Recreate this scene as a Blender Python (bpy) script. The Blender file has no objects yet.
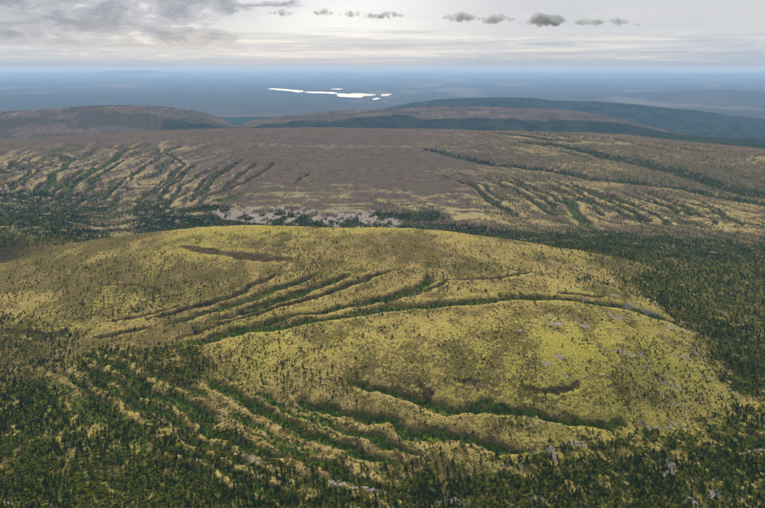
import bpy, bmesh, math, random
import numpy as np

rng = np.random.default_rng(11)
random.seed(11)
R = math.radians
scene = bpy.context.scene
col = scene.collection

# ------------------------------------------------------------------ camera
H = 330.0                     # metres above the foot of the near hill
FPX = 820.0                   # focal length in pixels of the 765 px wide photograph
PITCH = math.atan((254 - 66.5) / FPX)
cam_d = bpy.data.cameras.new('camera')
cam = bpy.data.objects.new('camera', cam_d)
col.objects.link(cam)
cam.location = (0, 0, H)
cam.rotation_euler = (math.pi / 2 - PITCH, 0, 0)
cam_d.sensor_width = 36
cam_d.lens = 36 * FPX / 765
cam_d.clip_start = 1
cam_d.clip_end = 600000
scene.camera = cam

# ------------------------------------------------------------------ world and sun
SUN_AZ, SUN_EL = -10.0, 31.0      # ahead and a little to the left, behind thin cloud
w = bpy.data.worlds.new('World')
scene.world = w
w.use_nodes = True


class NT:
    """tiny helper to write node trees"""
    def __init__(self, tree):
        self.t = tree
        self.n = tree.nodes
        self.l = tree.links

    def node(self, kind, **kw):
        nd = self.n.new(kind)
        for k, v in kw.items():
            setattr(nd, k, v)
        return nd

    def put(self, sock, v):
        if v is None:
            return
        if isinstance(v, bpy.types.NodeSocket):
            self.l.new(v, sock)
        else:
            sock.default_value = v

    def math(self, op, a, b=None, c=None, clamp=False):
        nd = self.node('ShaderNodeMath', operation=op)
        nd.use_clamp = clamp
        self.put(nd.inputs[0], a)
        self.put(nd.inputs[1], b)
        self.put(nd.inputs[2], c)
        return nd.outputs[0]

    def add(self, a, b): return self.math('ADD', a, b)
    def sub(self, a, b): return self.math('SUBTRACT', a, b)
    def mul(self, a, b): return self.math('MULTIPLY', a, b)

    def step(self, v, lo, hi):
        nd = self.node('ShaderNodeMapRange', interpolation_type='SMOOTHSTEP')
        nd.inputs['From Min'].default_value = lo
        nd.inputs['From Max'].default_value = hi
        self.put(nd.inputs['Value'], v)
        return nd.outputs[0]

    def noise(self, vec, scale, detail=4, rough=.55, dist=0.0):
        nd = self.node('ShaderNodeTexNoise')
        self.put(nd.inputs['Vector'], vec)
        nd.inputs['Scale'].default_value = scale
        nd.inputs['Detail'].default_value = detail
        nd.inputs['Roughness'].default_value = rough
        nd.inputs['Distortion'].default_value = dist
        return nd.outputs['Fac']

    def mix(self, f, a, b):
        nd = self.node('ShaderNodeMix', data_type='RGBA')
        self.put(nd.inputs[0], f)
        self.put(nd.inputs[6], a if isinstance(a, bpy.types.NodeSocket) else tuple(a) + (1,))
        self.put(nd.inputs[7], b if isinstance(b, bpy.types.NodeSocket) else tuple(b) + (1,))
        return nd.outputs[2]

    def comb(self, x, y, z=0.0):
        nd = self.node('ShaderNodeCombineXYZ')
        self.put(nd.inputs[0], x); self.put(nd.inputs[1], y); self.put(nd.inputs[2], z)
        return nd.outputs[0]

    def gauss(self, v, c, s):
        d = self.math('DIVIDE', self.sub(v, c), s)
        return self.math('EXPONENT', self.mul(self.mul(d, d), -1.0))


def build_world():
    t = NT(w.node_tree)
    t.n.clear()
    out = t.node('ShaderNodeOutputWorld')
    tc = t.node('ShaderNodeTexCoord')
    sep = t.node('ShaderNodeSeparateXYZ')
    t.l.new(tc.outputs['Generated'], sep.inputs[0])
    x, y, z = sep.outputs
    deg = 180 / math.pi
    az = t.mul(t.math('ARCTAN2', x, y), deg)
    el = t.mul(t.math('ARCSINE', z), deg)
    ela = t.math('MAXIMUM', el, 0.0)
    # height coordinate that opens out like a flat cloud deck seen from below
    v = t.mul(t.math('LOGARITHM', t.add(t.mul(ela, .55), 1.0), math.e), 2.2)
    cu = t.mul(az, .13)
    lump = t.noise(t.comb(t.mul(az, .30), t.mul(v, 1.7), 3.1), 1.0, 8, .62, .55)
    puff = t.noise(t.comb(t.mul(az, .17), t.mul(v, 1.15), 7.7), 1.0, 6, .6, .35)
    fine = t.noise(t.comb(t.mul(az, .75), t.mul(v, 4.0), 8.3), 1.0, 6, .62, .5)
    streak = t.noise(t.comb(t.mul(az, .085), t.mul(v, 4.2), 5.7), 1.0, 8, .62, .5)
    broad = t.noise(t.comb(t.mul(az, .05), t.mul(v, .5), 1.2), 1.0, 3, .5)
    # grey-white deck, bluer towards the horizon
    deck = t.mix(t.step(ela, .0, 1.2), (.43, .51, .61), (.57, .61, .665))
    deck = t.mix(t.step(ela, 1.2, 3.4), deck, (.645, .66, .69))
    deck = t.mix(t.step(ela, 6.0, 40.0), deck, (.58, .605, .66))
    low = t.mul(t.step(ela, .12, .6), t.sub(1.0, t.step(ela, 1.7, 2.6)))
    deck = t.mix(t.mul(t.mul(t.step(streak, .50, .63), low), .8), deck, (.80, .78, .765))
    deck = t.mix(t.mul(t.mul(t.sub(1.0, t.step(streak, .38, .48)), low), .75), deck, (.43, .49, .58))
    deck = t.mix(t.mul(t.mul(t.step(fine, .54, .66), low), .35), deck, (.82, .79, .76))
    # soft grey texture of the high deck
    deck = t.mix(t.mul(t.mul(t.step(puff, .42, .62), t.step(ela, 1.8, 3.2)), .35), deck, (.56, .58, .62))
    # brighter thin cloud over the middle, where the sun stands behind it
    glow = t.mul(t.gauss(az, -2.2, 7.0), t.mul(t.step(t.add(ela, t.mul(t.sub(streak, .5), 3.4)), 1.7, 2.5), t.sub(1.0, t.step(ela, 4.4, 12.0))))
    deck = t.mix(t.mul(glow, .92), deck, (.92, .92, .92))
    # heavy lumpy grey bank on the left
    bw = t.add(az, t.add(t.mul(t.sub(puff, .5), 4.0), t.mul(t.sub(lump, .5), 5.0)))
    lw = t.add(ela, t.add(t.mul(t.sub(lump, .5), 2.2), t.mul(t.sub(fine, .5), .8)))
    bank = t.mul(t.sub(1.0, t.step(bw, -10.3, -9.5)), t.mul(t.step(lw, 1.0, 1.5), t.sub(1.0, t.step(lw, 4.9, 6.4))))
    arm = t.mul(t.sub(1.0, t.step(bw, -7.6, -5.6)), t.gauss(lw, 3.75, .24))
    bank = t.math('MAXIMUM', bank, arm)
    tone = t.add(t.mul(lump, .75), t.mul(fine, .30))
    shade = t.mix(t.step(tone, .40, .58), (.31, .34, .405), (.50, .52, .565))
    shade = t.mix(t.step(tone, .57, .68), shade, (.76, .755, .76))
    deck = t.mix(t.mul(bank, .95), deck, shade)
    # blue veil low on the far left and far right
    edge = t.math('MAXIMUM', t.sub(1.0, t.step(az, -27, -15)), t.step(az, 13, 25))
    veil = t.mul(edge, t.sub(1.0, t.step(ela, .6, 2.4)))
    deck = t.mix(t.mul(veil, .5), deck, (.36, .47, .63))
    sky = t.node('ShaderNodeTexSky', sky_type='NISHITA')
    sky.sun_disc = False
    sky.sun_elevation = R(SUN_EL)
    sky.sun_rotation = R(SUN_AZ)
    b1 = t.node('ShaderNodeBackground')
    b1.inputs[1].default_value = .10
    t.l.new(sky.outputs[0], b1.inputs[0])
    b2 = t.node('ShaderNodeBackground')
    b2.inputs[1].default_value = .86
    t.l.new(deck, b2.inputs[0])
    mx = t.node('ShaderNodeMixShader')
    cover = t.add(.92, t.mul(t.step(broad, .35, .6), .06))
    t.put(mx.inputs[0], cover)
    t.l.new(b1.outputs[0], mx.inputs[1])
    t.l.new(b2.outputs[0], mx.inputs[2])
    t.l.new(mx.outputs[0], out.inputs[0])


build_world()

sun_d = bpy.data.lights.new('sun', 'SUN')
sun_d.energy = 5.0
sun_d.angle = R(2.0)
sun_d.color = (1, .94, .80)
sun = bpy.data.objects.new('sun', sun_d)
col.objects.link(sun)
sun.location = (0, 0, 900)
sdir = (math.sin(R(SUN_AZ)) * math.cos(R(SUN_EL)), math.cos(R(SUN_AZ)) * math.cos(R(SUN_EL)), math.sin(R(SUN_EL)))
from mathutils import Vector, noise as mnoise
sun.rotation_euler = Vector(sdir).to_track_quat('Z', 'Y').to_euler()

vs = scene.view_settings
vs.view_transform = 'Standard'
vs.look = 'None'
vs.exposure = 0.22
vs.gamma = 1.0
vs.use_curve_mapping = False
cy = scene.cycles
cy.max_bounces = 4
cy.diffuse_bounces = 2
cy.glossy_bounces = 2
cy.volume_bounces = 0
cy.use_denoising = True

# ------------------------------------------------------------------ helpers
def tag(o, label=None, cat=None, group=None, kind=None):
    if label: o['label'] = label
    if cat: o['category'] = cat
    if group: o['group'] = group
    if kind: o['kind'] = kind
    return o


def hash2(ix, iy, seed):
    h = (ix.astype(np.int64) * 374761393 + iy.astype(np.int64) * 668265263 + seed * 2246822519) & 0xffffffff
    h = ((h ^ (h >> 13)) * 1274126177) & 0xffffffff
    h = ((h ^ (h >> 16)) * 2654435761) & 0xffffffff
    return ((h ^ (h >> 15)) & 0xffffff) / float(0xffffff)


def vnoise(x, y, seed=0):
    ix = np.floor(x); iy = np.floor(y)
    fx = x - ix; fy = y - iy
    fx = fx * fx * fx * (fx * (fx * 6 - 15) + 10)
    fy = fy * fy * fy * (fy * (fy * 6 - 15) + 10)
    a = hash2(ix, iy, seed); b = hash2(ix + 1, iy, seed)
    c = hash2(ix, iy + 1, seed); d = hash2(ix + 1, iy + 1, seed)
    return (a + (b - a) * fx) * (1 - fy) + (c + (d - c) * fx) * fy


def fbm(x, y, scale, octaves=4, seed=0, rough=.5):
    """0..1 noise with features about `scale` metres across"""
    v = 0; amp = 1; tot = 0
    x = x / scale; y = y / scale
    for o in range(octaves):
        v = v + vnoise(x + 17.3 * o, y - 9.1 * o, seed + o * 7) * amp
        tot += amp
        amp *= rough
        x, y = (x * 1.6 - y * 1.2), (x * 1.2 + y * 1.6)
    return v / tot


def sstep(v, a, b):
    t = np.clip((v - a) / (b - a), 0, 1)
    return t * t * (3 - 2 * t)


# ------------------------------------------------------------------ the lie of the land
# Surveyed lines across the country (foot, crown, saddle, crest, valley ...): each is a
# list of sightings, with the height or the distance of the ground there.  The ground is
# a smooth skin lofted over those lines.
CP, SP = math.cos(PITCH), math.sin(PITCH)


def ray(px, py):
    cx = (px - 382.5) / FPX; cyy = (254 - py) / FPX
    d = (cx, CP + cyy * SP, -SP + cyy * CP)
    h = math.hypot(d[0], d[1])
    return math.atan2(d[0], d[1]), d[2] / h      # azimuth, slope


LINES = []
AZN = np.radians(np.linspace(-85, 85, 681))


def pchip_slopes(x, y):
    h = np.diff(x); d = np.diff(y) / h
    m = np.zeros_like(y)
    w1 = 2 * h[1:] + h[:-1]; w2 = h[1:] + 2 * h[:-1]
    same = d[:-1] * d[1:] > 0
    with np.errstate(divide='ignore', invalid='ignore'):
        hm = (w1 + w2) / (w1 / d[:-1] + w2 / d[1:])
    m[1:-1] = np.where(same, hm, 0)
    m[0] = d[0]; m[-1] = d[-1]
    return m


def pchip(x, y, q):
    m = pchip_slopes(x, y)
    q = np.clip(q, x[0], x[-1])
    i = np.clip(np.searchsorted(x, q) - 1, 0, len(x) - 2)
    h = x[i + 1] - x[i]; t = (q - x[i]) / h
    t2 = t * t; t3 = t2 * t
    return (2 * t3 - 3 * t2 + 1) * y[i] + (t3 - 2 * t2 + t) * h * m[i] + (-2 * t3 + 3 * t2) * y[i + 1] + (t3 - t2) * h * m[i + 1]


def line_z(pts):              # sightings with known height
    a, r, z = [], [], []
    for px, py, zz in pts:
        A, s = ray(px, py)
        a.append(A); r.append((zz - H) / s); z.append(zz)
    a = np.array(a)
    LINES.append((pchip(a, np.array(r), AZN), pchip(a, np.array(z), AZN)))


def line_r(pts, dist):        # sightings with known distance
    a, z = [], []
    for px, py in pts:
        A, s = ray(px, py)
        a.append(A); z.append(H + s * dist)
    LINES.append((np.full_like(AZN, dist), pchip(np.array(a), np.array(z), AZN)))


def line_c(dist, z, z2=None):
    LINES.append((np.full_like(AZN, dist), np.full_like(AZN, z)))


XN = [-150, 0, 100, 200, 300, 400, 500, 600, 700, 765, 915]
def rows(ys, zs): return list(zip(XN, ys, zs))
line_c(120, -40)                                                                                            # 0
line_c(330, -14)                                                                                            # 1
line_z(rows([508] * 11, [-4, -2, 0, 2, 3, 3, 3, 2, 0, -3, -6]))                                             # 2 bottom edge
line_z(rows([430, 420, 420, 435, 450, 455, 455, 450, 440, 430, 420], [0, 2, 5, 10, 14, 16, 16, 12, 2, -4, -8]))       # 3 foot of the dome
line_z(rows([375, 365, 355, 345, 340, 338, 338, 340, 365, 380, 380], [0, 5, 15, 33, 46, 54, 57, 50, 15, -6, -10]))    # 4 crown
line_z(rows([322, 320, 330, 322, 315, 303, 297, 305, 338, 345, 340], [0, 8, 15, 31, 43, 51, 54, 46, 9, -10, -14]))    # 5 saddle
line_z(rows([270, 262, 240, 228, 227.5, 230, 240, 262, 292, 300, 300], [-5, 0, 33, 54, 62, 62, 52, 25, -8, -22, -25])) # 6 second crest
line_r([(-150, 238), (0, 236), (200, 246), (300, 246), (400, 245), (520, 244), (600, 246), (700, 258), (765, 262), (915, 262)], 1600)  # 7 hidden valley side
line_z(rows([205, 205, 205, 210, 215, 218, 222, 226, 232, 234, 230], [-25, -25, -25, -25, -28, -30, -35, -38, -40, -40, -40]))  # 8 foot of the fell
line_z(rows([170, 168, 165, 165, 165, 165, 168, 178, 192, 197, 200], [0, 0, 5, 10, 12, 10, 5, -5, -20, -25, -25]))    # 9 middle slope
line_z(rows([146, 142, 134.5, 130, 128.5, 130, 131.5, 134.5, 145, 153, 170], [30, 36, 50, 60, 62, 60, 58, 52, 40, 34, 25]))  # 10 fell crest
line_c(4700, -60)                                                                                           # 11
line_c(5200, -80)                                                                                           # 12
line_r([(-150, 120), (0, 112), (60, 109), (120, 105.5), (150, 106), (175, 108.5), (200, 113), (220, 119), (238, 125.5), (250, 122), (275, 118),
        (300, 115.5), (350, 111), (400, 108), (450, 106), (500, 106.5), (550, 109), (600, 115), (640, 123), (700, 138), (765, 156), (915, 160)], 6500)  # 13 far hills
line_c(7800, -235)                                                                                          # 14
line_r([(-150, 120.5), (0, 120.5), (250, 120.5), (330, 120), (350, 116), (380, 110), (400, 105), (420, 101.5), (440, 99), (470, 97.2), (520, 98.2), (560, 100.3),
        (600, 102), (650, 106), (700, 112), (765, 121), (915, 140)], 9500)                                  # 15 blue ridge
line_c(11500, -292)                                                                                         # 16
line_c(15500, -300)                                                                                         # 17
line_r([(-150, 95), (300, 95), (540, 95), (600, 94), (640, 92), (680, 91), (720, 90), (765, 91.5), (915, 95)], 19000)  # 18 faint far ridge
line_c(23000, -300)                                                                                         # 19
line_c(56000, -300)                                                                                         # 20
line_r([(-150, 74.1), (80, 74.1), (98, 72), (106, 71.4), (113, 70.3), (120, 70.6), (128, 71), (138, 70.2), (148, 70.1), (156, 71.2), (172, 72), (200, 74.1), (915, 74.1)], 68000)  # 21 hills on the horizon
line_c(82000, -300)                                                                                         # 22
line_c(205000, -300)                                                                                        # 23
LR = np.array([l[0] for l in LINES]); LZ = np.array([l[1] for l in LINES])


def profile(az, r):
    """smooth ground height and line coordinate along one azimuth"""
    rr = np.array([np.interp(az, AZN, LR[k]) for k in range(len(LINES))])
    zz = np.array([np.interp(az, AZN, LZ[k]) for k in range(len(LINES))])
    return pchip(np.log(rr), zz, np.log(r)), np.interp(np.log(r), np.log(rr), np.arange(len(rr)))


# the sheet's vertices: fine where the country is near, coarser with distance
th = np.linspace(R(38), R(2.5), 640)
RG = np.concatenate([np.linspace(130, 410, 14), H / np.tan(th), np.geomspace(7700, 200000, 130)])
AG = np.radians(np.concatenate([np.linspace(-80, -33.5, 26), np.linspace(-33, 33, 960), np.linspace(33.5, 80, 26)]))
NA, NR = len(AG), len(RG)
GZ = np.zeros((NR, NA)); GS = np.zeros((NR, NA))
for j, a in enumerate(AG):
    GZ[:, j], GS[:, j] = profile(a, RG)
GX = RG[:, None] * np.sin(AG)[None]
GY = RG[:, None] * np.cos(AG)[None]


def look(grid, x, y):
    r = np.hypot(x, y); a = np.arctan2(x, y)
    fi = np.interp(r, RG, np.arange(NR)); fj = np.interp(a, AG, np.arange(NA))
    i = np.clip(fi.astype(int), 0, NR - 2); j = np.clip(fj.astype(int), 0, NA - 2)
    u = fi - i; v = fj - j
    return (grid[i, j] * (1 - u) + grid[i + 1, j] * u) * (1 - v) + (grid[i, j + 1] * (1 - u) + grid[i + 1, j + 1] * u) * v


_rs = np.geomspace(300, 60000, 5000)
def cast(px, py):
    """where a sighting meets the ground"""
    a, s = ray(px, py)
    z, _ = profile(a, _rs)
    below = np.nonzero(H + s * _rs <= z)[0]
    r = _rs[below[0]] if len(below) else 60000.0
    return (r * math.sin(a), r * math.cos(a))


def cast_all(pts): return np.array([cast(*p[:2]) for p in pts])


def seg_dist(x, y, P):
    """distance to polyline P and position along it 0..1"""
    best = np.full(x.shape, 1e18); tt = np.zeros(x.shape)
    n = len(P) - 1
    for i in range(n):
        ax, ay = P[i]; bx, by = P[i + 1]
        dx, dy = bx - ax, by - ay
        L = dx * dx + dy * dy + 1e-9
        t = np.clip(((x - ax) * dx + (y - ay) * dy) / L, 0, 1)
        d = (x - ax - t * dx) ** 2 + (y - ay - t * dy) ** 2
        m = d < best
        best = np.where(m, d, best); tt = np.where(m, (i + t) / n, tt)
    return np.sqrt(best), tt


def smooth_line(P, sub=4):
    P = np.asarray(P, float)
    if len(P) < 3: return P
    Q = np.vstack([2 * P[0] - P[1], P, 2 * P[-1] - P[-2]])
    out = []
    for i in range(1, len(Q) - 2):
        for k in range(sub):
            t = k / sub
            out.append(.5 * ((2 * Q[i]) + (-Q[i - 1] + Q[i + 1]) * t + (2 * Q[i - 1] - 5 * Q[i] + 4 * Q[i + 1] - Q[i + 2]) * t * t
                             + (-Q[i - 1] + 3 * Q[i] - 3 * Q[i + 1] + Q[i + 2]) * t ** 3))
    out.append(P[-1])
    return np.array(out)


def poly_sd(x, y, P):
    """signed distance to a polygon, positive inside"""
    d, _ = seg_dist(x, y, np.vstack([P, P[:1]]))
    ins = np.zeros(x.shape, bool)
    n = len(P)
    for i in range(n):
        ax, ay = P[i]; bx, by = P[(i + 1) % n]
        if ay == by: continue
        c = ((ay > y) != (by > y)) & (x < (bx - ax) * (y - ay) / (by - ay) + ax)
        ins ^= c
    return np.where(ins, d, -d)


# meltwater channels: sightings, half width m, depth m, green 0..1, trees 0..1
CHANNELS = [
    ([(690, 331), (660, 316), (620, 306), (580, 299), (540, 296.5), (500, 297), (470, 299), (430, 302), (400, 304.5), (370, 309), (330, 316), (300, 320.5), (265, 327), (240, 331), (215, 337), (190, 343)], 12, 7, .85, .12),
    ([(425, 273), (424, 281), (412, 288), (395, 294), (370, 298.5), (345, 304), (320, 310), (290, 315), (265, 322), (235, 329.5), (205, 338)], 10.5, 6.5, .65, .1),
    ([(400, 268), (375, 273), (355, 280), (336, 288.5), (313, 296.5), (285, 303), (260, 311), (235, 319), (205, 328), (180, 336)], 8.5, 6, .45, .05),
    ([(345, 274), (340, 276), (328, 281), (313, 288), (289, 296), (265, 304), (240, 312), (205, 322)], 9, 6, .75, .08),
    ([(318, 273), (300, 280), (281, 285.5), (258, 295), (230, 304), (200, 314), (170, 323)], 9, 6, .75, .08),
    ([(276, 273), (260, 281), (242, 291), (215, 300), (185, 309), (150, 318)], 7.5, 5, .4, .05),
    ([(330, 284), (300, 291), (270, 299), (240, 308)], 5.5, 4, .3, .03),
    ([(448, 278), (430, 287), (410, 293), (385, 300)], 5.5, 4, .25, .02),
    ([(150, 326), (120, 332), (95, 337)], 7, 3, .3, .1), ([(70, 330), (50, 334), (10, 330)], 9, 3, .4, .15),
    ([(140, 302), (160, 297), (190, 291)], 5, 2, .0, .0), ([(110, 322), (140, 316), (175, 306)], 5, 2.5, .1, .02),
    ([(100, 284), (135, 285), (160, 288)], 5, 1.5, .0, .0),
    ([(183, 246), (205, 251), (235, 254), (265, 256), (290, 260)], 11, 1.0, .0, .0), ([(205, 249), (240, 256), (270, 259)], 8, 1.0, .0, .0),
    ([(455, 278), (480, 277), (505, 275), (528, 271)], 7, 2, .0, .0),
    ([(560, 293), (580, 294), (600, 297)], 7, 2, .0, .05),
    ([(344, 375.5), (368, 382), (390, 388), (410, 395), (432, 402), (455, 406), (480, 406), (505, 407), (530, 413), (560, 418), (595, 420), (628, 423)], 6.5, 5, .85, .04),
    ([(470, 403), (482, 399.5), (497, 401), (512, 406), (530, 412)], 5, 3, 1.0, .0),
    ([(297, 395), (313, 400), (331, 410), (350, 413), (373, 416), (392, 420), (406, 427), (432, 433), (466, 438), (498, 442), (530, 450)], 7.5, 5, .85, .1),
    ([(208, 376), (219, 385), (237, 393), (252, 401), (268, 410), (289, 421), (308, 433), (336, 440), (360, 451), (392, 464)], 7.5, 5, .85, .12),
    ([(135, 386), (155, 393), (175, 399), (200, 412), (215, 430), (245, 446), (290, 457)], 7, 5, .7, .3),
    ([(115, 375), (128, 392), (140, 405), (165, 417), (185, 435), (215, 447)], 6, 4, .5, .3),
    ([(150, 372), (165, 378), (185, 386), (205, 396)], 6, 3, .5, .15),
    ([(580, 382), (565, 388), (545, 391), (522, 390)], 5, 2, .15, .1), ([(462, 381), (478, 383)], 4, 1.5, .4, .05),
    ([(418, 380), (430, 392), (432, 398)], 4, 2, .0, .02),
]
FELL_CHANNELS = [
    ([(142, 145), (125, 150), (115, 157), (103, 166), (88, 174), (72, 184), (67, 196)], 13, 6, .8, .5),
    ([(75, 158), (62, 167), (50, 178), (45, 188), (28, 195), (18, 202)], 12, 6, .8, .5),
    ([(18, 159), (9, 163), (25, 168), (40, 167)], 9, 4, .5, .4), ([(25, 161), (38, 163), (56, 166)], 9, 4, .5, .4),
    ([(50, 158), (58, 155), (68, 160)], 16, 4, .7, .5), ([(0, 168), (9, 173)], 10, 4, .4, .4), ([(4, 181), (23, 183)], 8, 3, .2, .4),
    ([(22, 189), (8, 196), (0, 203)], 10, 5, .6, .6), ([(98, 186), (125, 187.5), (152, 187)], 8, 3, .2, .3), ([(136, 183), (152, 183)], 9, 3, .6, .5),
    ([(152, 152), (170, 155), (183, 162), (176, 171), (163, 182), (150, 195)], 8, 4, .3, .25),
    ([(193, 164), (180, 177), (166, 188), (158, 200)], 8, 4, .4, .3), ([(188, 180), (204, 172), (218, 166)], 6, 3, .1, .1),
    ([(190, 200), (201, 190), (212, 179), (222, 170), (229, 165)], 8, 4, .4, .2), ([(203, 197), (225, 186), (240, 174), (256, 162)], 8, 4, .3, .2),
    ([(212, 195), (238, 183), (255, 175), (273, 162)], 9, 5, .4, .2), ([(292, 182), (308, 173)], 8, 3, .0, .1), ([(215, 200), (240, 192)], 10, 4, .9, .4),
    ([(120, 195), (110, 203), (98, 214)], 9, 4, .5, .5), ([(146, 192), (138, 204), (128, 214)], 9, 4, .5, .5), ([(178, 192), (165, 204), (155, 214)], 9, 4, .4, .5),
    ([(60, 195), (38, 205), (15, 214), (0, 222)], 10, 4, .2, .5), ([(80, 200), (55, 213), (25, 228)], 10, 4, .1, .4),
    ([(466, 182), (485, 195), (505, 208), (515, 215)], 9, 4, .3, .3), ([(490, 180), (520, 192), (545, 207), (556, 216)], 10, 4, .4, .3),
    ([(515, 180), (545, 193), (575, 209), (592, 222)], 10, 4, .5, .35), ([(548, 186), (575, 195), (610, 208), (640, 222)], 9, 4, .3, .3),
    ([(563, 198), (575, 208), (582, 220), (600, 231)], 12, 4, .8, .5), ([(580, 186), (620, 200), (660, 215)], 9, 4, .2, .25),
    ([(438, 176), (470, 183), (495, 188)], 8, 3, .2, .2), ([(455, 172), (490, 178), (520, 184)], 8, 3, .2, .2), ([(620, 192), (660, 203), (700, 216)], 9, 4, .2, .25),
    ([(660, 196), (700, 206), (740, 222)], 9, 4, .2, .25),
]
_r = random.Random(5)
for _k in range(14):          # fine parallel gullies on the right flank of the fell
    _x, _y = 440 + _k * 19 + _r.uniform(-4, 4), 171 + _k * 2.0 + _r.uniform(-3, 5)
    _l = _r.uniform(.7, 1.25)
    FELL_CHANNELS.append(([(_x, _y), (_x + 20 * _l, _y + 8 * _l), (_x + 42 * _l, _y + 19 * _l), (_x + 60 * _l, _y + 31 * _l)], _r.uniform(5, 8), 4, .55, .55))
for _k in range(15):          # and the fan of gullies down its left flank
    _x, _y = 14 + _k * 16 + _r.uniform(-4, 4), 160 + abs(_k - 8) * .6 + _r.uniform(-6, 8)
    _l = _r.uniform(.6, 1.2)
    FELL_CHANNELS.append(([(_x, _y), (_x - 12 * _l, _y + 9 * _l), (_x - 28 * _l, _y + 20 * _l), (_x - 38 * _l, _y + 34 * _l)], _r.uniform(6, 9), 4, .6, .55))
# wooded hollows on the far right of the fell: half width m, depth m
HOLLOWS = [
    ([(425, 150), (440, 152), (480, 160), (520, 165), (560, 170), (600, 177), (650, 183), (700, 189), (765, 202), (850, 218)], 26, 14),
    ([(530, 142), (575, 147), (610, 154), (650, 162), (690, 171), (730, 184), (765, 192), (850, 210)], 42, 16),
    ([(490, 132.5), (530, 136), (575, 141)], 20, 5),
]
# openings of pale lichen between the trees: half width m, amount
OPENINGS = [
    ([(120, 380), (112, 394), (122, 408), (138, 416), (152, 424), (165, 431)], 6, .9), ([(152, 393), (170, 404), (185, 413), (193, 423), (186, 433)], 6, .95),
    ([(66, 402), (80, 424), (100, 433), (120, 444), (142, 451), (165, 460)], 5, .7), ([(85, 473), (100, 483), (119, 494)], 2.2, 1),
    ([(215, 470), (225, 482), (237, 487)], 3, .9), ([(293, 469), (304, 475), (312, 477)], 4, 1), ([(258, 428), (277, 439)], 5, .8),
    ([(232, 405), (255, 415), (275, 425)], 8, .9), ([(296, 438), (315, 450), (335, 455), (352, 464), (372, 470)], 8, .9), ([(396, 421), (415, 437), (438, 448)], 8, .8), ([(452, 450), (467, 463)], 6, .9), ([(470, 455), (488, 462)], 5, .8),
    ([(575, 432), (610, 434), (640, 436)], 6, .7), ([(570, 450), (600, 455), (625, 452)], 5, .5), ([(655, 455), (690, 454)], 5, .6), ([(60, 430), (40, 442)], 4, .6),
    ([(20, 445), (45, 462)], 3, .5), ([(200, 392), (225, 405), (245, 418)], 7, 1), ([(310, 420), (340, 430), (370, 443)], 9, .9), ([(515, 430), (540, 432)], 9, .8),
]
# bare blocks and scree: half width m, amount
ROCKS = [
    ([(640, 423), (648, 428), (662, 429), (684, 425)], 2.6, 1), ([(668, 403), (680, 405), (690, 411)], 3, .8), ([(564, 446.5), (584, 446)], 3.2, 1), ([(549, 450), (556, 462)], 3, .9),
    ([(664, 462), (674, 471), (668, 478)], 3.5, 1), ([(684, 499), (700, 503)], 3.5, 1), ([(705, 498), (712, 499), (717, 490)], 3.5, 1), ([(0, 499), (12, 505)], 3.5, .9), ([(20, 507), (45, 500)], 3, .6),
    ([(624, 308), (632, 304), (641, 309), (656, 312)], 5, .9), ([(744, 457), (768, 449)], 4, .9), ([(504, 464), (512, 473)], 2.2, .9), ([(432, 503), (462, 503)], 3.2, .9), ([(520, 458), (523, 469)], 2, .7),
    ([(354, 486), (372, 488), (392, 493)], 2.6, 1), ([(336, 478), (340, 481)], 3.5, .9), ([(620, 480), (632, 489)], 3, .6), ([(525, 423), (565, 426)], 2.6, .7),
    ([(242, 458), (256, 463)], 3, .8), ([(218, 413), (225, 420)], 3, .5), ([(699, 370), (708, 379)], 4, .7), ([(725, 385), (745, 398)], 4, .5), ([(528, 498), (540, 503)], 3, .8),
    ([(512, 331), (524, 332)], 4, .8), ([(544, 321), (554, 324)], 4, .5), ([(636, 372), (655, 360)], 3.5, .55), ([(590, 376), (618, 378)], 3.5, .5), ([(570, 383), (585, 377)], 3.5, .5),
    ([(598, 345), (608, 348)], 3.5, .5), ([(515, 364), (545, 365)], 4, .35), ([(650, 384), (690, 372)], 4, .4), ([(190, 247), (215, 252), (250, 253), (275, 257)], 4, .5),
    ([(519, 237), (527, 241), (536, 238)], 8, .8), ([(466, 212), (478, 216)], 9, .6), ([(318, 201), (300, 203)], 8, .4), ([(106, 204), (112, 205)], 7, .8), ([(618, 150), (625, 152)], 9, .3),
]
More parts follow.
